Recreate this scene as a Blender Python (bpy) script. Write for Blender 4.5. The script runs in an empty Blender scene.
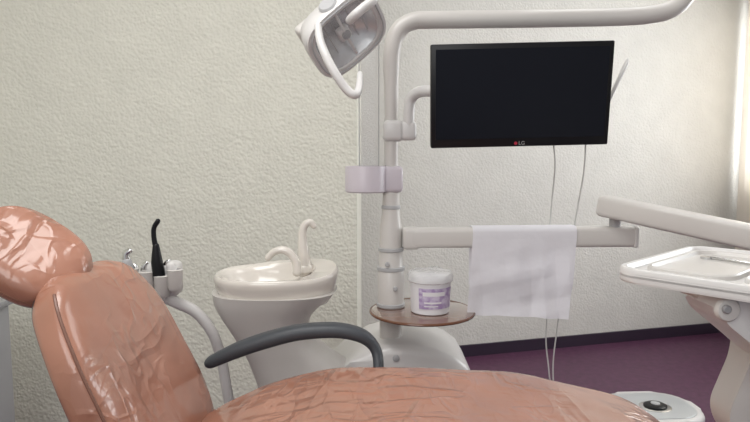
import bpy, bmesh, math, random
from mathutils import Vector, Matrix, noise
random.seed(4)
PI = math.pi
scn = bpy.context.scene
col = scn.collection
F = 600.0; H = 1.2; TH = math.atan(56/600)
CT, ST = math.cos(TH), math.sin(TH)

def P(px, py, d):
    u = (px-375)/F; v = (211-py)/F
    Y = CT+v*ST; Z = -ST+v*CT
    s = d/Y
    return Vector((u*s, d, H+Z*s))
def PZ(px, py, z):
    u = (px-375)/F; v = (211-py)/F
    Y = CT+v*ST; Z = -ST+v*CT
    s = (z-H)/Z
    return Vector((u*s, Y*s, z))

# ---------------------------------------------------------------- materials
def mat(name, color, rough=.5, metal=0, coat=0, coat_rough=.1, bump=0, bscale=40, var=0, vscale=8,
        trans=0, alpha=1, emit=0, spec=.5, kind='noise', sheen=0, detail=3, bdist=.01, transl=0, color2=None):
    m = bpy.data.materials.new(name); m.use_nodes = True
    nt = m.node_tree; b = nt.nodes['Principled BSDF']
    c = (*color, 1)
    b.inputs['Base Color'].default_value = c
    b.inputs['Roughness'].default_value = rough
    b.inputs['Metallic'].default_value = metal
    b.inputs['Coat Weight'].default_value = coat
    b.inputs['Coat Roughness'].default_value = coat_rough
    b.inputs['Transmission Weight'].default_value = trans
    b.inputs['Alpha'].default_value = alpha
    b.inputs['Specular IOR Level'].default_value = spec
    b.inputs['Sheen Weight'].default_value = sheen
    if emit:
        b.inputs['Emission Color'].default_value = c
        b.inputs['Emission Strength'].default_value = emit
    tc = nt.nodes.new('ShaderNodeTexCoord')
    n = nt.nodes.new('ShaderNodeTexNoise'); n.inputs['Scale'].default_value = vscale
    n.inputs['Detail'].default_value = 4
    nt.links.new(tc.outputs['Object'], n.inputs['Vector'])
    if color2:
        rp = nt.nodes.new('ShaderNodeValToRGB')
        rp.color_ramp.elements[0].position = .40; rp.color_ramp.elements[1].position = .62
        rp.color_ramp.elements[0].color = c; rp.color_ramp.elements[1].color = (*color2, 1)
        nt.links.new(n.outputs['Fac'], rp.inputs['Fac']); nt.links.new(rp.outputs['Color'], b.inputs['Base Color'])
    else:
        r = nt.nodes.new('ShaderNodeMapRange')
        v = var if var else .02
        r.inputs['From Min'].default_value = .3; r.inputs['From Max'].default_value = .7
        r.inputs['To Min'].default_value = 1-v; r.inputs['To Max'].default_value = 1+v
        nt.links.new(n.outputs['Fac'], r.inputs['Value'])
        mx = nt.nodes.new('ShaderNodeVectorMath'); mx.operation = 'SCALE'
        mx.inputs[0].default_value = color
        nt.links.new(r.outputs['Result'], mx.inputs['Scale'])
        nt.links.new(mx.outputs['Vector'], b.inputs['Base Color'])
    def math_(op, a, bb):
        q = nt.nodes.new('ShaderNodeMath'); q.operation = op
        for i, s in enumerate((a, bb)):
            if s is None: continue
            if isinstance(s, (int, float)): q.inputs[i].default_value = s
            else: nt.links.new(s, q.inputs[i])
        return q.outputs[0]
    if bump:
        if kind == 'voronoi':
            t = nt.nodes.new('ShaderNodeTexVoronoi'); t.inputs['Scale'].default_value = bscale
            t.feature = 'SMOOTH_F1'; out = t.outputs['Distance']
            w = nt.nodes.new('ShaderNodeTexNoise'); w.inputs['Scale'].default_value = bscale*.6
            w.inputs['Detail'].default_value = 4
            nt.links.new(tc.outputs['Object'], w.inputs['Vector'])
            nt.links.new(tc.outputs['Object'], t.inputs['Vector'])
            out = math_('ADD', out, w.outputs['Fac'])
        elif kind == 'wrinkle':
            mk = nt.nodes.new('ShaderNodeTexNoise'); mk.inputs['Scale'].default_value = 4.5; mk.inputs['Detail'].default_value = 1
            nt.links.new(tc.outputs['Object'], mk.inputs['Vector'])
            mask = nt.nodes.new('ShaderNodeMapRange'); mask.inputs['From Min'].default_value = .38; mask.inputs['From Max'].default_value = .58
            nt.links.new(mk.outputs['Fac'], mask.inputs['Value'])
            outs = []
            for sc, mp, rt, amp in ((bscale, (1.5, .5, 1), (.3, .2, .5), .9), (bscale*1.9, (.6, 1.4, .8), (.1, .6, -.4), .55), (bscale*3.2, (1.2, .5, .8), (.5, .1, 1.1), .32)):
                mpn = nt.nodes.new('ShaderNodeMapping'); mpn.inputs['Scale'].default_value = mp
                mpn.inputs['Rotation'].default_value = rt
                nt.links.new(tc.outputs['Object'], mpn.inputs['Vector'])
                t = nt.nodes.new('ShaderNodeTexNoise'); t.inputs['Scale'].default_value = sc
                t.inputs['Detail'].default_value = 1.0; t.inputs['Distortion'].default_value = .4
                nt.links.new(mpn.outputs[0], t.inputs['Vector'])
                a = math_('SUBTRACT', t.outputs['Fac'], .5); a = math_('ABSOLUTE', a, None)
                a = math_('MULTIPLY', a, 12.0); a = math_('MINIMUM', a, 1.0); a = math_('SUBTRACT', 1.0, a)
                outs.append(math_('MULTIPLY', a, amp))
            out = math_('MULTIPLY', math_('ADD', math_('ADD', outs[0], outs[1]), outs[2]), mask.outputs['Result'])
            sm_ = nt.nodes.new('ShaderNodeTexNoise'); sm_.inputs['Scale'].default_value = 11; sm_.inputs['Detail'].default_value = 1
            nt.links.new(tc.outputs['Object'], sm_.inputs['Vector'])
            out = math_('ADD', out, math_('MULTIPLY', sm_.outputs['Fac'], 1.6))
        else:
            t = nt.nodes.new('ShaderNodeTexNoise'); t.inputs['Scale'].default_value = bscale
            t.inputs['Detail'].default_value = detail; out = t.outputs['Fac']
            nt.links.new(tc.outputs['Object'], t.inputs['Vector'])
        bp = nt.nodes.new('ShaderNodeBump'); bp.inputs['Strength'].default_value = bump
        bp.inputs['Distance'].default_value = bdist
        nt.links.new(out, bp.inputs['Height'])
        nt.links.new(bp.outputs['Normal'], b.inputs['Normal'])
        if coat: nt.links.new(bp.outputs['Normal'], b.inputs['Coat Normal'])
    if transl:
        tr = nt.nodes.new('ShaderNodeBsdfTranslucent'); tr.inputs['Color'].default_value = c
        ms = nt.nodes.new('ShaderNodeMixShader'); ms.inputs[0].default_value = transl
        nt.links.new(b.outputs[0], ms.inputs[1]); nt.links.new(tr.outputs[0], ms.inputs[2])
        nt.links.new(ms.outputs[0], nt.nodes['Material Output'].inputs['Surface'])
    return m

M = dict(
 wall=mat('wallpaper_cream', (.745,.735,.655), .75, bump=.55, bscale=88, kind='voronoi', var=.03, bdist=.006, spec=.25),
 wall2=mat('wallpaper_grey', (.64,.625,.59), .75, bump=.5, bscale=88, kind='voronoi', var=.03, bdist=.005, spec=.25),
 ceil=mat('ceiling_white', (.8,.8,.78), .9),
 floor=mat('purple_floor', (.088,.029,.066), .45, var=.25, vscale=30, bump=.1, bscale=200),
 base=mat('dark_baseboard', (.03,.018,.035), .45),
 white=mat('white_plastic', (.68,.665,.655), .32, coat=.2),
 cream=mat('cream_ceramic', (.72,.675,.62), .18, coat=.6, coat_rough=.06),
 body=mat('body_plastic', (.62,.595,.57), .35, coat=.15),
 lav=mat('lavender_plastic', (.61,.56,.61), .35),
 grey=mat('grey_plastic', (.30,.30,.31), .4),
 mid=mat('light_grey', (.45,.45,.46), .4),
 dark=mat('charcoal_armrest', (.050,.056,.066), .45, bump=.05, bscale=200),
 black=mat('black_plastic', (.006,.006,.008), .35, spec=.3),
 screen=mat('black_screen', (.003,.004,.009), .3, spec=.2),
 chrome=mat('chrome', (.7,.7,.7), .18, metal=1),
 refl=mat('reflector_silver', (.68,.70,.72), .26, metal=.6),
 metalplate=mat('pale_metal', (.60,.62,.63), .34, metal=.35),
 salmon=mat('salmon_vinyl', (.375,.165,.105), .45, coat=.9, coat_rough=.12, bump=.68, bscale=6.6, kind='wrinkle', var=.15, vscale=5, bdist=.0062),
 brownseam=mat('brown_piping', (.18,.075,.048), .45, coat=.3),
 shell=mat('dark_brown_shell', (.05,.04,.04), .3, coat=.4),
 shellgrey=mat('chair_grey_shell', (.42,.41,.41), .4),
 cloth=mat('white_sheet', (.82,.81,.855), .8, bump=.35, bscale=16, var=.02, sheen=.1, bdist=.010, transl=.22),
 glass=mat('clear_plastic', (.85,.85,.85), .08, trans=.0, alpha=.12),
 film=mat('clear_lid', (.88,.88,.88), .12, alpha=.45, bump=.4, bscale=40),
 brown=mat('brown_glass', (.22,.13,.10), .08, coat=1, coat_rough=.03, var=.05),
 brownrim=mat('orange_brown_glass_edge', (.16,.07,.04), .15),
 tub=mat('tub_white', (.82,.81,.84), .35),
 purple=mat('purple_label', (.40,.29,.52), .45, vscale=60, color2=(.66,.59,.74)),
 red=mat('logo_red', (.45,.02,.05), .4),
 logo=mat('logo_grey', (.35,.35,.35), .4),
 cable=mat('pale_cable', (.62,.62,.60), .5),
 curtain=mat('beige_curtain', (.80,.75,.68), .9, var=.06, vscale=3, transl=.35),
 pane=mat('bright_pane', (.9,.95,1.0), .3, emit=2.0),
 cab=mat('cabinet_grey', (.32,.32,.33), .4),
)

# ---------------------------------------------------------------- mesh helpers
def cr(pts, n=6):
    pts = [Vector(p) for p in pts]
    out = []
    q = [pts[0]*2-pts[1]]+pts+[pts[-1]*2-pts[-2]]
    for i in range(1, len(q)-2):
        a, b, c, d = q[i-1], q[i], q[i+1], q[i+2]
        for k in range(n):
            t = k/n
            out.append(.5*((2*b)+(c-a)*t+(2*a-5*b+4*c-d)*t*t+(3*b-a-3*c+d)*t**3))
    out.append(pts[-1]); return out
def loft(bm, rings, cap0=True, cap1=True, closed=True):
    vr = [[bm.verts.new(p) for p in r] for r in rings]
    n = len(rings[0])
    for a, b in zip(vr, vr[1:]):
        for i in range(n if closed else n-1):
            j = (i+1) % n
            bm.faces.new((a[i], a[j], b[j], b[i]))
    if cap0: bm.faces.new(list(reversed(vr[0])))
    if cap1: bm.faces.new(vr[-1])
    return vr
def lerp_list(r, n):
    if not isinstance(r, (list, tuple)): return [r]*n
    out = []
    for i in range(n):
        t = i/(n-1)*(len(r)-1); k = min(int(t), len(r)-2); f = t-k
        out.append(r[k]*(1-f)+r[k+1]*f)
    return out
def tube(bm, pts, r, seg=16, flat=1.0, round_end=False, up=Vector((0,0,1)), sq=1.0):
    pts = [Vector(p) for p in pts]
    rs = lerp_list(r, len(pts))
    if round_end:
        d0 = (pts[0]-pts[1]).normalized(); d1 = (pts[-1]-pts[-2]).normalized()
        pre, prer, post, postr = [], [], [], []
        for k in (4, 3, 2, 1):
            a = k/4.3*PI/2
            pre.append(pts[0]+d0*rs[0]*math.sin(a)); prer.append(rs[0]*math.cos(a))
            post.insert(0, pts[-1]+d1*rs[-1]*math.sin(a)); postr.insert(0, rs[-1]*math.cos(a))
        pts = pre+pts+post; rs = prer+rs+postr
    rings = []
    t0 = (pts[1]-pts[0]).normalized()
    u = up if abs(t0.dot(up)) < .95 else Vector((0,1,0))
    nrm = (u-t0*u.dot(t0)).normalized()
    pw = lambda x: math.copysign(abs(x)**sq, x)
    for i, p in enumerate(pts):
        if i == 0: t = pts[1]-pts[0]
        elif i == len(pts)-1: t = pts[-1]-pts[-2]
        else: t = (pts[i+1]-pts[i]).normalized()+(pts[i]-pts[i-1]).normalized()
        t.normalize()
        nrm = (nrm-t*nrm.dot(t)).normalized()
        bn = t.cross(nrm)
        rings.append([p+nrm*(pw(math.cos(2*PI*k/seg))*rs[i]*flat)+bn*(pw(math.sin(2*PI*k/seg))*rs[i]) for k in range(seg)])
    loft(bm, rings)
def lathe(bm, org, prof, mtx=None, seg=32, sx=1, sy=1, cap0=True, cap1=True, sq=1.0):
    mtx = mtx or Matrix.Identity(3); org = Vector(org)
    pw = lambda x: math.copysign(abs(x)**sq, x)
    rings = [[org+mtx @ Vector((r*sx*pw(math.cos(2*PI*k/seg)), r*sy*pw(math.sin(2*PI*k/seg)), z)) for k in range(seg)] for r, z in prof]
    loft(bm, rings, cap0, cap1)
def axis_m(n):
    return Vector(n).normalized().to_track_quat('Z', 'Y').to_matrix()
def box(bm, c, s, rot=None, bev=.004, seg=2):
    m = Matrix.Translation(Vector(c))
    if rot is not None: m = m @ rot.to_4x4()
    m = m @ Matrix.Diagonal((*s, 1))
    r = bmesh.ops.create_cube(bm, size=1, matrix=m)
    if bev:
        es = list({e for v in r['verts'] for e in v.link_edges})
        bmesh.ops.bevel(bm, geom=es, offset=bev, segments=seg, affect='EDGES', profile=.5)
def prism(bm, poly, y0, y1, bev=.01):
    a = [bm.verts.new((x, y0, z)) for x, z in poly]; b = [bm.verts.new((x, y1, z)) for x, z in poly]
    n = len(poly); fs = [bm.faces.new(a), bm.faces.new(list(reversed(b)))]
    for i in range(n):
        j = (i+1) % n; fs.append(bm.faces.new((a[j], a[i], b[i], b[j])))
    if bev:
        es = list({e for v in a+b for e in v.link_edges if (e.verts[0] in a) == (e.verts[1] in a)})
        bmesh.ops.bevel(bm, geom=es, offset=bev, segments=3, affect='EDGES', profile=.5)
def plate(bm, poly, z0, z1, bev=.004):
    a = [bm.verts.new((x, y, z0)) for x, y in poly]; b = [bm.verts.new((x, y, z1)) for x, y in poly]
    n = len(poly); bm.faces.new(list(reversed(a))); bm.faces.new(b)
    for i in range(n):
        j = (i+1) % n; bm.faces.new((a[i], a[j], b[j], b[i]))
    if bev:
        es = list({e for v in a+b for e in v.link_edges if (e.verts[0] in a) == (e.verts[1] in a)})
        bmesh.ops.bevel(bm, geom=es, offset=bev, segments=3, affect='EDGES', profile=.5)
def rrect(c, e1, e2, L1, L2, r, n=6):
    c = Vector(c); e1 = Vector(e1).normalized(); e2 = Vector(e2).normalized()
    out = []
    for (a, b, s) in ((r, r, PI), (L1-r, r, 1.5*PI), (L1-r, L2-r, 0), (r, L2-r, .5*PI)):
        for k in range(n+1):
            t = s+k/n*PI/2
            out.append(c+e1*(a+r*math.cos(t))+e2*(b+r*math.sin(t)))
    return out
def sellip(bm, c, m, a, b, h, n1=.6, n2=.5, U=40, V=20):
    c = Vector(c)
    def pw(x, e): return math.copysign(abs(x)**e, x)
    rings = []
    for i in range(1, V):
        v = -PI/2+PI*i/V
        rings.append([c+m @ Vector((a*pw(math.cos(v), n1)*pw(math.cos(2*PI*k/U), n2),
                                    b*pw(math.cos(v), n1)*pw(math.sin(2*PI*k/U), n2),
                                    h*pw(math.sin(v), .8))) for k in range(U)])
    loft(bm, rings)

ORG = {}
def obj(name, bm, m, parent=None):
    bmesh.ops.recalc_face_normals(bm, faces=bm.faces)
    for f in bm.faces: f.smooth = True
    me = bpy.data.meshes.new(name)
    if parent is None:
        xs = [v.co for v in bm.verts]
        o0 = Vector(((min(v.x for v in xs)+max(v.x for v in xs))/2, (min(v.y for v in xs)+max(v.y for v in xs))/2, min(v.z for v in xs)))
    else: o0 = ORG[parent.name]
    bmesh.ops.translate(bm, verts=bm.verts, vec=-o0)
    bm.to_mesh(me); bm.free()
    try: me.set_sharp_from_angle(angle=math.radians(38))
    except Exception: pass
    me.materials.append(M[m])
    o = bpy.data.objects.new(name, me); col.objects.link(o)
    if parent is None: o.location = o0
    else: o.parent = parent
    ORG[o.name] = o0
    return o
def tag(o, label=None, cat=None, group=None, kind=None):
    if label: o['label'] = label
    if cat: o['category'] = cat
    if group: o['group'] = group
    if kind: o['kind'] = kind
    return o
def thing(name, loc, label, cat, group=None):
    o = bpy.data.objects.new(name, None); col.objects.link(o); o.empty_display_size = .1
    o.location = loc; ORG[o.name] = Vector(loc)
    return tag(o, label, cat, group)
def B(): return bmesh.new()

# ---------------------------------------------------------------- room
def room_box(name, c, s, m, rot=None):
    b = B(); box(b, c, s, rot, bev=0); return tag(obj(name, b, m), kind='structure')
YL = 2.55; XC = -18/600*YL
WA = Vector((XC, 3.33)); WB = Vector((2.45, 4.02)); wd = (WB-WA); ang = math.atan2(wd.y, wd.x)
room_box('floor', (0.15, 1.35, -.05), (4.9, 6.0, .1), 'floor')
room_box('ceiling', (0.15, 1.35, 2.75), (4.9, 6.0, .1), 'ceil')
room_box('wall_back_left', ((-2.15+XC)/2, YL+.5, 1.35), (XC+2.15, 1.0, 2.7), 'wall')
nrm = Vector((-math.sin(ang), math.cos(ang)))
wc = (WA+WB)/2+nrm*.05
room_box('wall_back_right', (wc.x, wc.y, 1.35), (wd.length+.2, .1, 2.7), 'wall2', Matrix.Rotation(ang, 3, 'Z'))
bc = (WA+WB)/2-nrm*.007
room_box('baseboard_back', (bc.x, bc.y, .035), (wd.length-.02, .014, .07), 'base', Matrix.Rotation(ang, 3, 'Z'))
room_box('wall_left', (-2.15, 1.0, 1.35), (.1, 4.6, 2.7), 'wall')
b = B()
XR = 2.45; WY = 2.95; WS = 2.0
box(b, (XR+.05, 1.2, .475), (.1, 5.7, .95), bev=0)
box(b, (XR+.05, 1.2, 2.45), (.1, 5.7, .5), bev=0)
box(b, (XR+.05, .15, 1.575), (.1, 3.6, 1.25), bev=0)
box(b, (XR+.05, 4.0, 1.575), (.1, .1, 1.25), bev=0)
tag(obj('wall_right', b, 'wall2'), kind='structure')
b = B()
for (cy, cz, sy, sz) in ((WY, .975, WS, .05), (WY, 2.175, WS, .05), (WY-WS/2+.025, 1.575, .05, 1.25), (WY+WS/2-.025, 1.575, .05, 1.25), (WY, 1.575, .05, 1.2)):
    box(b, (XR+.06, cy, cz), (.05, sy, sz), bev=.004)
w = tag(obj('window_1', b, 'white'), kind='structure')
b = B(); box(b, (XR+.075, WY, 1.575), (.008, WS-.08, 1.16), bev=0); obj('window_pane', b, 'pane', w)

b = B()
rows = []
for j in range(2):
    z = .50 if j == 0 else 2.32
    rows.append([Vector((XR-.06+.022*math.sin(i*.9), 3.25+i*.0088, z)) for i in range(80)])
loft(b, rows, False, False, closed=False)
c = obj('curtain', b, 'curtain')
tag(c, 'pale beige gathered curtain hanging beside the sunlit window at the right edge', 'curtain')
b = B(); tube(b, [(XR-.06, 1.8, 2.335), (XR-.06, 3.9, 2.335)], .012, round_end=True)
for y in (1.85, 3.85): tube(b, [(XR-.06, y, 2.335), (XR+.002, y, 2.335)], .006)
tag(obj('curtain_rod', b, 'white'), 'white rod carrying the pale curtain over the window', 'curtain rod')

# ---------------------------------------------------------------- dental chair
CY = 1.1
chair = thing('dental_chair', (.05, CY, 0), 'reclined salmon dental chair covered in glossy clear plastic', 'dental chair')
def cushion(path, thick, n=3.2, seg=72, edge=.05, cy=CY, wr=0.0, res=10, crown=.12):
    pts = cr([Vector((p[0], 0, p[1])) for p in path], res)
    hw = [v.x for v in cr([Vector((p[2], 0, 0)) for p in path], res)]
    N = len(pts); rings = []
    L = [0]
    for i in range(1, N): L.append(L[-1]+(pts[i]-pts[i-1]).length)
    for i, p in enumerate(pts):
        t = (pts[min(i+1, N-1)]-pts[max(i-1, 0)]).normalized()
        up = Vector((-t.z, 0, t.x))
        if up.z < 0 and abs(up.z) > .2: up = -up
        if abs(up.z) <= .2 and up.x < 0: up = -up
        e = min(L[i], L[-1]-L[i])
        k = 1 if e >= edge else math.sqrt(max(0.02, 1-(1-e/edge)**2))
        c0 = p-up*thick/2
        ring = []
        for s in range(seg):
            a = 2*PI*s/seg
            cx = math.copysign(abs(math.cos(a))**(2/n), math.cos(a)); cz = math.copysign(abs(math.sin(a))**(2/n), math.sin(a))
            w_ = hw[i]-(1-k)*edge*.8
            q = Vector((0, cy, 0))+c0+Vector((0, 1, 0))*cx*w_+up*cz*thick/2*k*(1-(crown*(1-abs(cx)) if cz > 0 else 0))
            if wr and cz > -.3:
                v1 = noise.noise(Vector((q.x*7, q.y*4, q.z*7)))
                q = q+up*wr*v1
            ring.append(q)
        rings.append(ring)
    b = B(); loft(b, rings)
    return b, rings
def seam(rings, ang_frac, name, parent, i0=2, i1=-2, r=.0028, m='brownseam'):
    seg = len(rings[0]); k = int(ang_frac*seg) % seg
    b = B(); tube(b, [rg[k] for rg in rings[i0:i1]], r, seg=6); return obj(name, b, m, parent)
def ex(px, py, d=1.33): v = P(px, py, d); return v.x, v.z
sp = [ex(186, 412), ex(212, 402), ex(240, 388), ex(290, 371), ex(350, 363), ex(450, 362), ex(540, 371), ex(600, 384), ex(640, 403), ex(662,432)]
seatp = [(x, z+.004, hwid) for (x, z), hwid in zip(sp, (.20, .225, .24, .25, .25, .25, .245, .24, .22, .17))]
b, sr = cushion(seatp, .10, wr=.007)
seat = obj('seat', b, 'salmon', chair)
seam(sr, .055, 'seat_piping', seat, 4, -5)
b, _ = cushion([(x+.01, z-.085, h_-.012) for x, z, h_ in seatp[:-1]], .07)
obj('seat_shell', b, 'shellgrey', chair)
BCY = 1.14
backp = [(-.345, .58, .20), (-.372, .66, .212), (-.405, .74, .218), (-.445, .83, .213), (-.480, .90, .196), (-.515, .955, .165), (-.552, 1.004, .112)]
b, br = cushion(backp, .085, cy=BCY, wr=.005, n=4.0, crown=.10)
bk = obj('backrest', b, 'salmon', chair)
seam(br, .045, 'backrest_piping', bk, 5, -6)
seam(br, .455, 'backrest_piping', bk, 5, -6)
b, _ = cushion([(x-.042, z-.029, h_-.014) for x, z, h_ in backp], .042, cy=BCY+.006)
tag(obj('back_shell', b, 'shell', chair), 'dark glossy shell behind the backrest')
# headrest: fuller oval pad whose lower edge overlaps the top of the backrest
nv = Vector((.46, -.52, .70)).normalized(); lv = Vector((.60, .06, -.52)); lv = (lv-nv*lv.dot(nv)).normalized(); sv = nv.cross(lv)
hm = Matrix((lv, sv, nv)).transposed()
hc = P(27, 256, 1.105)
b = B(); sellip(b, hc, hm, .112, .088, .041, .42, .76, U=72, V=36)
for v in b.verts:
    v.co += nv*.002*noise.noise(v.co*13)
hd = obj('headrest', b, 'salmon', chair)
b = B()
ring = []
for k in range(48):
    a = 2*PI*k/48
    ring.append(hc+hm @ Vector((.1118*math.copysign(abs(math.cos(a))**.76, math.cos(a)), .0878*math.copysign(abs(math.sin(a))**.76, math.sin(a)), -.002)))
ring.append(ring[0]); ring.append(ring[1])
tube(b, ring, .0025, seg=6); obj('headrest_piping', b, 'brownseam', hd)
b = B(); tube(b, [hc-nv*.034, hc-nv*.05+Vector((.0, 0, -.02)), Vector((-.60, BCY, .93))], .014, flat=.5, round_end=True); obj('headrest_bracket', b, 'shell', chair)
b = B()
ap = [P(213, 361, 1.42), P(240, 349, 1.42), P(270, 339, 1.42), P(300, 332, 1.42), P(335, 330, 1.42), P(360, 335, 1.42), P(373, 345, 1.42), P(378, 358, 1.41), P(378, 378, 1.38), P(376, 400, 1.33)]
tube(b, cr(ap, 5), [.022, .027, .028, .027, .026, .024, .020, .018, .017, .017], flat=.68, round_end=True, seg=24, sq=.8)
tag(obj('armrest', b, 'dark', chair), 'curved charcoal armrest')
b = B(); box(b, (.02, CY, .33), (.30, .22, .46), bev=.03, seg=3); obj('pedestal', b, 'shellgrey', chair)
b = B(); box(b, (.05, CY, .045), (.75, .42, .09), bev=.03, seg=3); obj('base', b, 'shellgrey', chair)

# ---------------------------------------------------------------- dental unit
DU = 1.80
du = thing('dental_unit', (P(391, 300, DU).x, DU, 0), 'white dental unit with cuspidor basin, upright column and swivel arms', 'dental unit')
def xz(px, py, d=DU): v = P(px, py, d); return (v.x, v.z)
poly = [xz(300, 402), xz(316, 382), xz(334, 366), xz(352, 350), xz(368, 340), xz(388, 335), xz(410, 335), xz(432, 339), xz(450, 346), xz(462, 355), xz(469, 367), xz(472, 388)]
x0 = poly[0][0]; x1 = poly[-1][0]
poly = poly+[(x1, .0), (x0, .0)]
b = B(); prism(b, poly[::-1], 1.69, 2.0, bev=.03); cabt = obj('cabinet', b, 'white', du)
b = B(); lathe(b, P(396, 358, 1.69), [(.010, 0), (.010, .003), (.007, .005)], axis_m((0, -1, 0)), seg=20)
obj('button', b, 'mid', cabt)
def ell(px0, px1, py, ry, d=1.74, seg=48, sq=.74):
    a = P(px0, py, d); c_ = P(px1, py, d); cx = (a.x+c_.x)/2; rx = (c_.x-a.x)/2
    pw = lambda x: math.copysign(abs(x)**sq, x)
    return [Vector((cx+rx*pw(math.cos(2*PI*k/seg)), d+ry*pw(math.sin(2*PI*k/seg)), a.z)) for k in range(seg)]
b = B()
flo = ell(264, 390, 425, .10); flo0 = [Vector((v.x, v.y, 0)) for v in flo]
prof_ = [(264, 390, 425, .10), (263, 389, 408, .10), (261, 384, 394, .10), (258, 372, 380, .099), (253, 352, 366, .097), (247, 331, 352, .095), (239, 315, 338, .098), (231, 309, 325, .107), (223, 313, 312, .120), (217, 325, 300, .133), (215, 337, 289, .143)]
dense = cr([Vector(p[:3]) for p in prof_], 3); rys = lerp_list([p[3] for p in prof_], len(dense))
loft(b, [flo0]+[ell(v.x, v.y, v.z, ry) for v, ry in zip(dense, rys)])
obj('pedestal', b, 'body', du)
rz = P(277, 275, 1.74).z
cx = P(277, 274, 1.74).x
def rim(s, z, ox=0, oy=0, rx=.178, ry=.142, seg=64, egg=.08, lift=1.0, sq=.90):
    out = []
    pw = lambda x: math.copysign(abs(x)**sq, x)
    for k in range(seg):
        a = 2*PI*k/seg
        l = max(0, .8*math.cos(a)+.6*math.sin(a))**1.5
        out.append(Vector((cx+ox+rx*s*pw(math.cos(a)), 1.74+oy+ry*s*pw(math.sin(a))*(1-egg*math.cos(a)), z+.022*l*lift)))
    return out
b = B()
rings = [rim(.84, rz-.078, lift=0), rim(.92, rz-.060, lift=.1), rim(.97, rz-.036, lift=.5), rim(1.0, rz-.016, lift=.8), rim(1.015, rz-.004), rim(1.005, rz+.005), rim(.98, rz+.009),
         rim(.945, rz+.008)]
ib = dict(ox=-.026, rx=.128, ry=.106)
rings += [rim(1.10, rz+.006, lift=.8, **ib), rim(1.03, rz+.002, lift=.45, **ib), rim(.97, rz-.010, lift=.1, **ib), rim(.88, rz-.032, lift=0, **ib), rim(.68, rz-.055, lift=0, **ib), rim(.3, rz-.066, lift=0, **ib), rim(.1, rz-.068, lift=0, **ib)]
loft(b, rings, False, True)
basin = obj('basin', b, 'cream', du)
b = B(); lathe(b, (cx-.026, 1.74, rz-.066), [(.022, 0), (.022, .004), (.015, .006)], seg=20)
obj('drain', b, 'grey', basin)
def gpt(px, py, d=1.78): return P(px, py, d)
b = B()
tube(b, cr([gpt(304, 270), gpt(303.5, 255), gpt(302.5, 242), gpt(302.5, 232), gpt(305, 225), gpt(310, 222), gpt(314, 226)], 5), [.023, .0180, .0145, .0125, .0112, .0102, .009], round_end=True)
lathe(b, gpt(304, 268), [(.028, -.010), (.028, .002), (.022, .010)], seg=24)
obj('cup_filler_spout', b, 'cream', du)
b = B()
tube(b, cr([gpt(297, 272, 1.69), gpt(296, 262, 1.69), gpt(291, 254, 1.69), gpt(283, 250, 1.69), gpt(274, 252, 1.69), gpt(268, 258, 1.69)], 5), [.0135, .0125, .012, .0115, .0105, .0095], round_end=True)
obj('rinse_spout', b, 'cream', du)
cxp = P(391, 200, DU).x
def colz(py): return P(391, py, DU).z
b = B()
prof = [(.034, colz(348)), (.034, colz(308)), (.040, colz(306)), (.040, colz(270)), (.036, colz(268)), (.036, colz(252)), (.034, colz(247)), (.034, colz(228)), (.030, colz(222)), (.026, colz(206)), (.025, colz(193)), (.021, colz(192)), (.021, colz(125)), (.021, colz(118))]
lathe(b, (cxp, DU, 0), prof, seg=32)
cl = obj('column', b, 'body', du)
for py, r in ((207, .029), (249, .039), (268, .043), (304, .043)):
    b = B()
    lathe(b, (cxp, DU, colz(py)), [(r-.003, -.006), (r, -.004), (r, .004), (r-.003, .006)], seg=32)
    obj('column_ring', b, 'mid', cl)
for dx, py in ((-.012, 262), (.012, 286)):
    b = B(); lathe(b, (cxp+dx, DU-.036, colz(py)), [(.007, 0), (.007, .008), (.005, .010)], axis_m((0, -1, 0)), seg=16)
    obj('locking_knob', b, 'mid', cl)
b = B()
a = [Vector((cxp, DU, colz(125))), Vector((cxp, DU, colz(70))), P(392, 52, DU), P(395, 38, DU), P(402, 27, DU), P(414, 21, DU), P(430, 20, DU), P(520, 19, DU), P(620, 17, DU), P(655, 14, DU), P(672, 9, DU), P(683, 0, DU), P(688, -14, DU), P(689, -45, DU)]
tube(b, cr(a, 5), [.0185]+[.024]*1+[.0255]*12, seg=20)
la = obj('overhead_arm', b, 'body', du)
b = B()
box(b, (cxp+.006, DU, colz(131)), (.062, .062, .062), bev=.014, seg=3)
box(b, (P(405, 131, DU).x+.008, DU-.005, colz(131)), (.05, .045, .056), bev=.012, seg=3)
co = obj('monitor_bracket', b, 'white', du)
b = B()
tube(b, cr([P(409, 131, DU-.01), P(409, 112, DU-.015), P(411, 99, DU-.02), P(419, 92, DU-.04), P(434, 91, DU-.07), P(470, 92, DU-.09), P(515, 94, DU-.10)], 5), .0165, seg=18)
obj('bracket_tube', b, 'white', co)
zc0, zc1 = colz(192), colz(166)
b = B()
xl = P(366, 178, DU).x
lathe(b, (xl, DU-.01, 0), [(.058, zc0), (.062, zc0+.004), (.062, zc1-.003), (.060, zc1), (.054, zc1), (.054, zc1-.03), (.03, zc1-.032)], seg=36, cap1=True)
box(b, ((xl+cxp)/2+.03, DU, (zc0+zc1)/2), (.085, .056, (zc1-zc0)), bev=.012, seg=3)
cd = tag(obj('cup_dispenser', b, 'lav', du), 'pale lilac round cup holder')
b = B()
xt = P(369, 100, DU).x
lathe(b, (xt, DU-.01, 0), [(.029, zc1-.03), (.029, colz(22))], seg=28, cap0=False, cap1=False)
g = tag(obj('clear_tube', b, 'glass', cd), 'clear plastic tube'); s_ = g.modifiers.new('s', 'SOLIDIFY'); s_.thickness = .0025
for sx_ in (-1, 1):
    b = B(); tube(b, [(xt+.029*sx_, DU-.01, zc1-.03), (xt+.029*sx_, DU-.01, colz(22))], .0014, seg=8)
    obj('tube_rail', b, 'mid', cd)
sc = P(422, 311, 1.76)
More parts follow.
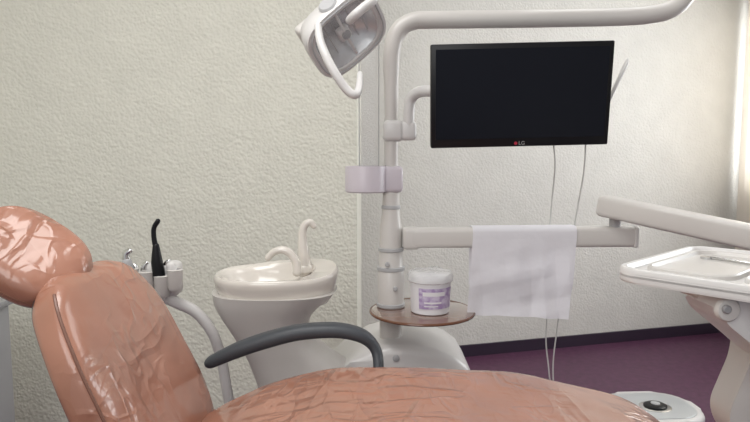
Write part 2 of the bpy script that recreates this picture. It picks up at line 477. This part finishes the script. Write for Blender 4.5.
b = B(); lathe(b, (sc.x, 1.76, sc.z-.004), [(.150, 0), (.153, .001), (.153, .007), (.150, .008)], seg=64)
sh = tag(obj('round_shelf', b, 'brown', du), 'round tinted brown glass shelf')
b = B()
rg = [Vector((sc.x+.154*math.cos(2*PI*k/64), 1.76+.154*math.sin(2*PI*k/64), sc.z)) for k in range(66)]
tube(b, rg, .0042, seg=8); obj('shelf_edge', b, 'brownrim', sh)
b = B(); box(b, ((sc.x+cxp)/2, 1.78, sc.z-.02), (.12, .03, .025), bev=.005); obj('shelf_bracket', b, 'mid', sh)
b = B()
DA = 1.72
A1 = P(634, 236, DA)
A0b = P(404, 237.5, DU-.01)
tube(b, [A0b, A0b.lerp(A1, .5), A1], .0275, seg=28, sq=.38, flat=1.08, round_end=False)
box(b, P(411, 238, DU-.01), (.05, .06, .064), bev=.010, seg=3)
sw = obj('swivel_arm', b, 'body', du)
b = B(); box(b, P(633, 236, DA), (.014, .058, .0625), bev=.006, seg=3)
obj('arm_end_cap', b, 'white', sw)
b = B(); pv = P(615, 220, DA); lathe(b, (pv.x, DA, 0), [(.016, P(615, 232, DA).z), (.016, P(615, 216, DA).z)], seg=24)
obj('pivot', b, 'mid', sw)
DH = 1.62
b = B()
tube(b, cr([P(160, 294, DH), P(176, 302, DH), P(197, 313, DH+.01), P(213, 334, DH+.02), P(222, 362, DH+.04), P(228, 395, DH+.05), P(236, 425, DH+.07), P(262, 455, DH+.10), P(290, 470, 1.76)], 5), [.0185, .0165, .0155, .015, .015, .015, .015, .015, .015], seg=16)
hs = obj('holder_arm', b, 'white', du)
b = B()
box(b, P(150, 281, DH+.005), (.155, .060, .056), bev=.014, seg=3)
box(b, P(165, 278, DH+.012), (.088, .065, .095), bev=.016, seg=3)
box(b, P(157, 294, DH), (.064, .048, .045), bev=.012)
hb = obj('handpiece_holder', b, 'white', hs)
for px, py in ((131, 276), (147, 279), (162, 283), (175, 277)):
    b = B(); v = P(px, py, DH-.028)
    lathe(b, v, [(.016, -.036), (.020, -.028), (.021, .016), (.022, .020), (.0160, .022), (.013, .0)], seg=20, cap1=False)
    obj('holder_socket', b, 'body', hb)
for pts in ([(143, 276), (144, 267), (147, 263)], [(166, 272), (166, 264), (169, 261)], [(137, 276), (136, 268), (134, 265)]):
    b = B(); tube(b, cr([P(x, y, DH-.01) for x, y in pts], 4), [.007, .008, .006], seg=12, round_end=True); obj('metal_fitting', b, 'chrome', hb)

def inst(name, label, cat, px, py, parts):
    base = P(px, py, DH-.028)
    t = thing(name, base, label, cat, 'hand instruments in the holder')
    for nm, m, pts, r in parts:
        b = B(); tube(b, cr([P(x, y, DH-.028) for x, y in pts], 4), r, seg=14, round_end=True); obj(nm, b, m, t)
    return t
inst('curing_light', 'black slim curing light standing tallest in the white holder', 'curing light', 158, 291,
     [('body', 'black', [(161, 292), (159, 275), (157, 262), (156, 246)], [.014, .0165, .0155, .009]),
      ('light_tip', 'black', [(156, 248), (154, 238), (154, 228), (158, 221)], [.0075, .0068, .0065, .0065]),
      ('switch', 'mid', [(160, 268), (160, 263)], [.004, .004])])
inst('air_water_syringe', 'short metallic syringe with grey tip leftmost in the white holder', 'dental syringe', 131, 288,
     [('handle', 'mid', [(131, 284), (129, 272), (127, 262)], [.012, .014, .013]),
      ('nozzle', 'chrome', [(127, 262), (126, 254), (130, 251)], [.010, .0095, .008])])
inst('suction_handpiece', 'white suction handpiece right of the black curing light', 'suction handpiece', 174, 288,
     [('handle', 'white', [(174, 284), (173, 274), (171, 266)], [.012, .014, .013]),
      ('valve', 'grey', [(177, 272), (178, 270)], [.005, .005])])

# ---------------------------------------------------------------- lamp
DL = 1.55
lamp = thing('operating_lamp', P(350, 40, DL), 'white dental operating lamp with silver reflector and curved handle', 'lamp')
ax = Vector((.56, -.66, -.50)).normalized()
lx = Vector((.62, .0, .40)); lx = (lx-ax*lx.dot(ax)).normalized(); ly = ax.cross(lx)
lm = Matrix((lx, ly, ax)).transposed()
lc = P(347, 35, DL)
b = B()
lathe(b, lc, [(.034, -.090), (.064, -.084), (.092, -.062), (.106, -.02), (.109, .000), (.107, .007), (.088, .007), (.085, .001)], lm, seg=60, sx=1.02, sy=.82, cap1=False, sq=.60)
hsg = obj('housing', b, 'white', lamp)
b = B()
lathe(b, lc, [(.012, -.040), (.040, -.036), (.066, -.024), (.087, .002)], lm, seg=16, sx=1.02, sy=.82, cap1=False, sq=.64)
rf = obj('reflector', b, 'refl', lamp)
for k in range(6):
    x_ = -.060+.024*k
    zb = -.038+.038*(abs(x_)/.080)**2
    b = B(); box(b, lc+lm @ Vector((x_, 0, zb+.003)), (.0016, .11-.5*abs(x_), .004), lm, bev=.0006)
    obj('reflector_rib', b, 'mid', rf)
b = B(); lathe(b, lc, [(.001, .0035), (.085, .003), (.085, .0045), (.001, .005)], lm, seg=48, sx=1.02, sy=.82, sq=.62)
tag(obj('front_cover', b, 'glass', lamp), 'clear front cover')
b = B(); box(b, lc+lm @ Vector((0, 0, -.016)), (.034, .036, .022), lm, bev=.006)
box(b, lc+lm @ Vector((0, 0, -.004)), (.007, .142, .006), lm, bev=.002)
obj('bulb_shield', b, 'white', lamp)
b = B(); lathe(b, lc+lm @ Vector((0, 0, -.004)), [(.012, 0), (.012, .004), (.006, .006)], lm, seg=20); obj('bulb_cap', b, 'grey', lamp)
for s in (-1, 1):
    b = B(); lathe(b, lc+lm @ Vector((0, .080*s, -.022)), [(.024, 0), (.024, .010), (.020, .014)], lm @ axis_m((0, s, 0)), seg=24)
    obj('side_joint', b, 'mid', lamp)
b = B()
box(b, lc+lm @ Vector((-.03, 0, -.086)), (.12, .10, .034), lm, bev=.012, seg=3)
obj('rear_cover', b, 'body', lamp)
for k in range(3):
    b = B(); box(b, lc+lm @ Vector((-.070+.024*k, 0, -.104)), (.008, .07, .004), lm, bev=.001)
    obj('vent_slot', b, 'grey', lamp)
b = B(); tube(b, [lc+lm @ Vector((.098*1.02*math.copysign(abs(math.cos(t))**.6, math.cos(t)), .098*.82*math.copysign(abs(math.sin(t))**.6, math.sin(t)), .009)) for t in [2*PI*k/64 for k in range(66)]], .0022, seg=6)
obj('rim_trim', b, 'mid', lamp)
b = B()
tube(b, cr([P(318, 26, 1.47), P(320, 40, 1.45), P(326, 56, 1.43), P(335, 73, 1.42), P(346, 89, 1.42), P(355, 95, 1.42), P(359, 88, 1.44), P(360, 74, 1.47)], 5), [.009, .010, .0105, .0105, .0105, .010, .009, .007], round_end=True)
obj('handle', b, 'white', lamp)
b = B()
tube(b, cr([P(350, 20, 1.47), P(355, 15, 1.45), P(363, 8, 1.45), P(373, 0, 1.46), P(377, -10, 1.49), P(372, -24, 1.53)], 5), .011, round_end=True)
tube(b, cr([P(345, 20, 1.63), P(352, 0, 1.62), P(362, -16, 1.58), P(372, -24, 1.53)], 5), .011, round_end=True)
obj('yoke', b, 'white', lamp)
b = B()
tube(b, cr([P(372, -22, 1.53), P(374, -50, 1.54), P(385, -66, 1.56), P(410, -70, 1.60), P(530, -60, 1.68), P(660, -50, 1.78), P(689, -46, DU)], 5), .017, round_end=True)
obj('lamp_arm', b, 'body', lamp)

# ---------------------------------------------------------------- monitor
DM = 1.66
mc = P(521, 95.5, DM)
w_, h_ = 178/F*DM*1.0, 101/F*DM
mon = thing('monitor', P(522, 148, DM), 'black widescreen monitor with dark screen mounted on the white column', 'monitor')
R = Matrix.Rotation(math.radians(-1.3), 3, 'Y') @ Matrix.Rotation(math.radians(9), 3, 'X')
b = B(); box(b, mc+R @ Vector((0, .012, 0)), (w_, .028, h_), R, bev=.004)
box(b, mc+R @ Vector((0, .035, 0)), (w_*.6, .03, h_*.6), R, bev=.012)
obj('casing', b, 'black', mon)
b = B(); box(b, mc+R @ Vector((0, -.0025, .005)), (w_-.026, .002, h_-.038), R, bev=0); obj('screen', b, 'screen', mon)
b = B(); box(b, mc+R @ Vector((0, .058, 0)), (.1, .02, .1), R, bev=.004); obj('mount_plate', b, 'mid', mon)
def text(s, loc, size, m, parent, name, rot=R):
    cu = bpy.data.curves.new('t', 'FONT'); cu.body = s; cu.size = size; cu.align_x = 'LEFT'; cu.align_y = 'CENTER'; cu.extrude = .0003
    to = bpy.data.objects.new('t', cu); col.objects.link(to)
    dg = bpy.context.evaluated_depsgraph_get(); me = bpy.data.meshes.new_from_object(to.evaluated_get(dg))
    bpy.data.objects.remove(to)
    me.transform((rot.to_4x4() @ Matrix.Rotation(PI/2, 4, 'X')))
    me.transform(Matrix.Translation(Vector(loc)-ORG[parent.name]))
    me.materials.append(M[m]); o = bpy.data.objects.new(name, me); col.objects.link(o); o.parent = parent; return o
zl = -h_/2+.0095
text('LG', mc+R @ Vector((-.003, -.0035, zl)), .0145, 'logo', mon, 'brand_letters')
b = B(); lathe(b, mc+R @ Vector((-.0105, -.002, zl)), [(.0045, 0), (.0045, .0015)], axis_m(R @ Vector((0, -1, 0))), seg=24); obj('logo_dot', b, 'red', mon)
b = B(); tube(b, [P(607, 106, 1.72), P(610, 98, 1.72), P(626, 64, 1.72), P(627, 61, 1.72)], [.006, .0085, .0095, .007], flat=.6, round_end=True)
tube(b, [P(607, 106, 1.72), P(596, 108, 1.71), P(585, 108, 1.70)], .006, round_end=True)
tag(obj('antenna', b, 'white'), 'slim white rod sticking up behind the right edge of the monitor', 'antenna')
for i, (lab, pts) in enumerate((('thin pale cable hanging from under monitor middle behind towel', [(553, 138, 1.72), (555, 165, 1.72), (552, 200, 1.78), (549, 240, 1.80), (548, 300, 1.80), (546, 340, 1.80), (549, 372, 1.80), (552, 420, 1.82), (545, 520, 1.84)]),
                               ('thin pale cable hanging from right part of monitor', [(586, 136, 1.72), (584, 170, 1.73), (578, 205, 1.78), (572, 240, 1.81), (563, 290, 1.81), (557, 330, 1.81), (553, 370, 1.81), (556, 430, 1.84), (552, 520, 1.86)]))):
    b = B(); q = [P(*p) for p in pts]; q.append(Vector((q[-1].x, q[-1].y, .005)))
    q.append(Vector((q[-1].x-.3, q[-1].y, .005)))
    tube(b, cr(q, 6), .0023, seg=8)
    tag(obj('cable', b, 'cable'), lab, 'cable', 'cables hanging from the monitor')

# ---------------------------------------------------------------- draped sheet
def arm_c(px):
    t = (px-404)/(634-404); return A0b.lerp(A1, t)
def tri(x): return abs((x % 1)*2-1)
def drape(px0, px1, length, RR, off, back=.15, fl=-.016, fr=.020, ph=0.0, am=1.1):
    prof = []
    for k in range(14): prof.append(('b', back*(1-k/14)))
    for k in range(13): prof.append(('a', PI*k/12))
    for k in range(1, 61): prof.append(('f', length*k/60))
    rows = []
    for i in range(121):
        t = i/120; px = px0+t*(px1-px0)
        c0 = arm_c(px); row = []
        for kind, v in prof:
            if kind == 'b':
                y = c0.y+RR*.97; z = c0.z-v; dn = v/.226
            elif kind == 'a':
                ca, sa = math.cos(v), math.sin(v)
                y = c0.y+RR*.98*math.copysign(abs(ca)**.5, ca); z = c0.z+RR*1.02*abs(sa)**.5; dn = 0
            else:
                dn = v/.226
                cre = .0050*tri(t*2.0+dn*.25+ph)+.0030*tri(t*4.1-dn*.5+.3)+.0032*tri(dn*1.6+t*.35)+.0020*tri(t*1.3+dn*3.1)
                y = c0.y-RR*.98-off*min(1, dn*3)-am*(cre+.005*noise.noise(Vector((t*5+ph, dn*3, 1))))*min(1, dn*2.5)
                z = c0.z-v*(1+.03*t-.012*math.sin(t*4+ph)+.010*noise.noise(Vector((t*8, 4+ph, 1))))
            x = c0.x+(fl*(1-t)-fr*t)*dn*(1 if kind == 'f' else 0)
            row.append(Vector((x, y, z)))
        rows.append(row)
    b = B(); loft(b, rows, False, False, closed=False); return b
tw = tag(obj('towel', drape(473, 575, .228, .0330, 0), 'cloth'), 'thin white disposable sheet draped over the horizontal swivel arm', 'towel')

# ---------------------------------------------------------------- tub on shelf
tc_ = P(430, 306, 1.74)
tc_.z = sc.z+.0045
tub = thing('wipes_tub', tc_, 'round white plastic tub with purple label on the brown glass shelf', 'tub')
b = B()
lathe(b, tc_, [(.052, 0), (.056, .003), (.060, .092), (.062, .094), (.062, .098), (.057, .098), (.056, .090)], seg=40)
obj('tub_body', b, 'tub', tub)
b = B()
rgs = []
for r, z, am in ((.052, .090, 0), (.050, .104, .010), (.040, .108, .014), (.024, .107, .012), (.006, .108, .006)):
    rgs.append([tc_+Vector((r*math.cos(2*PI*k/64), r*math.sin(2*PI*k/64), z+am*noise.noise(Vector((r*60*math.cos(2*PI*k/64), r*60*math.sin(2*PI*k/64), 2))))) for k in range(64)])
loft(b, rgs, False, True)
obj('wipes', b, 'tub', tub)
b = B()
rgs = []
for r, z, am in ((.0625, .092, 0), (.067, .095, .002), (.0680, .108, .004), (.065, .118, .006), (.056, .123, .006), (.030, .124, .005), (.006, .124, .003)):
    rgs.append([tc_+Vector((r*math.cos(2*PI*k/64), r*math.sin(2*PI*k/64), z+am*noise.noise(Vector((r*45*math.cos(2*PI*k/64), r*45*math.sin(2*PI*k/64), 2))))) for k in range(64)])
loft(b, rgs, False, True)
tag(obj('lid', b, 'film', tub), 'loose translucent lid')
b = B()
rgs = []
for z in (.020, .080):
    r = .0565+(z/.095)*.004+.001
    rgs.append([tc_+Vector((r*math.cos(a_), r*math.sin(a_), z)) for a_ in [math.radians(-128+112*k/24) for k in range(25)]])
loft(b, rgs, False, False, closed=False); lb = obj('label_panel', b, 'purple', tub)
for za, zb_, a0, a1 in ((.058, .070, -116, 64), (.036, .041, -112, 50), (.027, .030, -112, 40)):
    b = B()
    rgs = []
    for z in (za, zb_):
        r = .0565+(z/.095)*.004+.0016
        rgs.append([tc_+Vector((r*math.cos(a_), r*math.sin(a_), z)) for a_ in [math.radians(a0+a1*k/16) for k in range(17)]])
    loft(b, rgs, False, False, closed=False); obj('label_stripe', b, 'tub', lb)

# ---------------------------------------------------------------- instrument table on the right
it = thing('instrument_table', (P(615, 210, DA).x, DA, pv.z), 'white instrument tray table on a sloping balanced arm at right', 'instrument table')
b = B()
pa, pb = P(601, 205, 1.72), P(775, 242, 1.42)
tube(b, [pa, pa.lerp(pb, .02), pa.lerp(pb, .5), pb], [.026, .0305, .0305, .0305], seg=28, sq=.42)
arm2 = obj('balanced_arm', b, 'body', it)
b = B(); lathe(b, P(616, 215, 1.72), [(.020, -.008), (.022, .0), (.022, .012)], seg=20)
obj('arm_joint', b, 'grey', arm2)
b = B(); tube(b, cr([pb, pb+Vector((.04, -.03, -.01)), pb+Vector((.06, -.06, -.05)), pb+Vector((.04, -.10, -.10))], 5), .024)
obj('arm_elbow', b, 'body', it)
zt = H-.2
cA = Vector((.422, 1.06))
e1 = Vector((.64, -.70)); e1.normalize(); e2 = Vector((-e1.y, e1.x))
if e2.y < 0: e2 = -e2
b = B()
out = rrect(cA, e1, e2, .44, .38, .045)
plate(b, [(p.x, p.y) for p in out], zt-.024, zt-.007, bev=.004)
def rr_(i, r): return rrect(cA+e1*i+e2*i, e1, e2, .44-2*i, .38-2*i, r)
rings = [[Vector((p.x, p.y, z)) for p in pl] for pl, z in ((out, zt-.014), (out, zt-.002), (rr_(.003, .042), zt+.002), (rr_(.009, .036), zt+.003), (rr_(.013, .032), zt+.001), (rr_(.017, .028), zt-.0065))]
loft(b, rings, False, False)
tr = obj('tray', b, 'white', it)
def dish(a1, a2, l1, l2, r, m, name, h=.002):
    b = B()
    def q(i): return rrect(cA+e1*(a1+i)+e2*(a2+i), e1, e2, l1-2*i, l2-2*i, max(.004, r-i))
    loft(b, [[Vector((p.x, p.y, z)) for p in pl] for pl, z in ((q(0), zt-.008), (q(.001), zt+h-.002), (q(.004), zt+h), (q(.008), zt+h-.001), (q(.012), zt-.0055), (q(.02), zt-.0062))], False, True)
    return obj(name, b, m, tr)
dish(.030, .045, .15, .29, .045, 'body', 'tray_compartment')
dish(.192, .045, .225, .29, .03, 'white', 'tray_compartment')
rz_ = Matrix.Rotation(math.atan2(e1.y, e1.x), 3, 'Z')
for k in range(3):
    p = cA+e1*(.235+.05*k)+e2*.25
    b = B(); box(b, (p.x, p.y, zt+.002), (.022, .085, .016), rz_, bev=.004)
    obj('instrument_rest', b, 'mid', tr)
p = cA+e1*.08+e2*.26
b = B()
tube(b, [(p.x, p.y, zt-.003), (p.x+.02, p.y-.03, zt-.003), (p.x+.055, p.y-.095, zt-.003)], .0028, round_end=True)
lathe(b, (p.x-.006, p.y+.008, zt-.0060), [(.011, 0), (.011, .004)], seg=20)
tag(obj('dental_mirror', b, 'chrome'), 'small metal hand mirror lying in the white instrument tray', 'dental mirror')
b = B()
pl = rrect(cA+e1*.07+e2*.07, e1, e2, .31, .26, .05)
plate(b, [(p.x, p.y) for p in pl], zt-.046, zt-.022, bev=.010)
obj('control_head', b, 'body', it)
b = B()
up_ = [(702, 302), (708, 291), (722, 286), (748, 289), (780, 298), (830, 318)]
dn_ = [(830, 388), (796, 378), (765, 362), (742, 343), (724, 328), (709, 315)]
pts_ = [Vector((*xz(*q, 1.0), 0)) for q in up_+dn_]
poly = [(v.x, v.y) for v in cr(pts_+[pts_[0]], 4)[:-1]]
prism(b, poly, .945, 1.06, bev=.014)
ab = obj('angled_bracket', b, 'white', it)
b = B(); lathe(b, P(726, 309, .945), [(.020, 0), (.020, .005), (.017, .009), (.008, .010)], axis_m((0, -1, 0)), seg=28)
obj('round_joint', b, 'body', ab)
b = B(); lathe(b, P(726, 309, .935), [(.007, 0), (.007, .004), (.005, .006)], axis_m((0, -1, 0)), seg=18)
obj('bracket_knob', b, 'grey', ab)
b = B()
pts_ = [Vector((*xz(*q, .99), 0)) for q in [(737, 324), (752, 331), (782, 347), (826, 366)]]
tube(b, [Vector((v.x, .943, v.y)) for v in cr(pts_, 4)], .0022, seg=8); obj('bracket_seam', b, 'mid', ab)
b = B()
pts_ = [Vector((*xz(*q, 1.09), 0)) for q in [(744, 340), (775, 345), (815, 352), (818, 400), (816, 446), (770, 448), (740, 444), (726, 428), (722, 408), (730, 386), (740, 362)]]
poly = [(v.x, v.y) for v in cr(pts_+[pts_[0]], 5)[:-1]]
prism(b, poly, 1.064, 1.13, bev=.014)
lp = obj('side_panel', b, 'body', it)

# foot control
fc = PZ(655, 412, .03)
ft = thing('foot_control', (fc.x, fc.y, 0), 'white rounded foot control with black pedal on the purple floor', 'foot control')
b = B(); pl = rrect(Vector((fc.x-.21, fc.y-.16)), (1, .05), (-.05, 1), .42, .34, .13)
plate(b, [(p.x, p.y) for p in pl], 0, .05, bev=.018); obj('housing', b, 'white', ft)
b = B()
pl = rrect(Vector((fc.x-.18, fc.y-.13)), (1, .05), (-.05, 1), .36, .28, .11)
plate(b, [(p.x, p.y) for p in pl], .046, .054, bev=.003); obj('metal_plate', b, 'metalplate', ft)
b = B(); lathe(b, (fc.x, fc.y, .052), [(.062, 0), (.062, .004), (.056, .006)], seg=32, sx=1.15); obj('pedal_ring', b, 'chrome', ft)
b = B(); lathe(b, (fc.x, fc.y+.0, .056), [(.045, 0), (.045, .008), (.035, .014)], seg=32, sx=1.15); pd = obj('pedal', b, 'black', ft)
b = B(); lathe(b, (fc.x, fc.y, .068), [(.020, 0), (.020, .006), (.014, .008)], seg=24); obj('pedal_cap', b, 'mid', pd)
b = B(); lathe(b, (fc.x-.13, fc.y+.02, .052), [(.017, 0), (.017, .006), (.012, .008)], seg=20); obj('side_button', b, 'black', ft)

# cabinet sliver at left
SX = -1.50
sc2 = thing('storage_cabinet', (SX, 1.85, 0), 'low grey storage cabinet behind the chair headrest at left edge', 'cabinet')
b = B(); box(b, (SX, 1.85, .35), (.44, .42, .66), bev=.006); obj('cabinet_body', b, 'cab', sc2)
b = B(); box(b, (SX, 1.85, .69), (.46, .44, .022), bev=.005); obj('cabinet_top', b, 'grey', sc2)
b = B(); box(b, (SX, 1.636, .36), (.41, .014, .60), bev=.004); dd = obj('cabinet_door', b, 'cab', sc2)
b = B(); tube(b, [(SX+.16, 1.61, .45), (SX+.16, 1.61, .57)], .005, round_end=True); obj('door_handle', b, 'chrome', dd)
b = B(); box(b, (SX, 1.85, .012), (.40, .38, .024), bev=.004); obj('plinth', b, 'grey', sc2)

# ---------------------------------------------------------------- lights and camera
def area(name, loc, target, size, size_y, power, color=(1, 1, 1)):
    l = bpy.data.lights.new(name, 'AREA'); l.shape = 'RECTANGLE'; l.size = size; l.size_y = size_y; l.energy = power; l.color = color
    o = bpy.data.objects.new(name, l); col.objects.link(o); o.location = loc
    o.rotation_euler = (Vector(target)-Vector(loc)).to_track_quat('-Z', 'Y').to_euler(); return o
area('window_light', (2.47, WY, 1.58), (0, WY, 1.57), 1.9, 1.1, 25, (.97, .99, 1))
area('ceiling_fill', (-.5, .9, 2.6), (-.5, 1.0, 0), 1.0, 1.0, 22, (1, .99, .965))  # unseen soft fill added below the ceiling, which shuts out the world light
area('ceiling_fill', (1.2, 2.0, 2.62), (1.2, 2.3, 0), 1.0, 1.0, 11, (1, .99, .98))  # second overhead fill, added to brighten and even out the right back wall
area('front_fill', (-.8, -1.0, 2.2), (-.3, 1.6, .8), 1.6, 1.2, 22, (1, .995, .98))  # added frontal fill behind the camera
wld = bpy.data.worlds.new('w'); scn.world = wld; wld.use_nodes = True
wld.node_tree.nodes['Background'].inputs['Color'].default_value = (.97, .98, 1, 1)
wld.node_tree.nodes['Background'].inputs['Strength'].default_value = .56
cam = bpy.data.cameras.new('camera'); cam.sensor_width = 36; cam.lens = F/750*36; cam.clip_start = .02
co_ = bpy.data.objects.new('camera', cam); col.objects.link(co_)
co_.location = (0, 0, H); co_.rotation_euler = (PI/2-TH, 0, 0)
scn.camera = co_
scn.view_settings.view_transform = 'Standard'
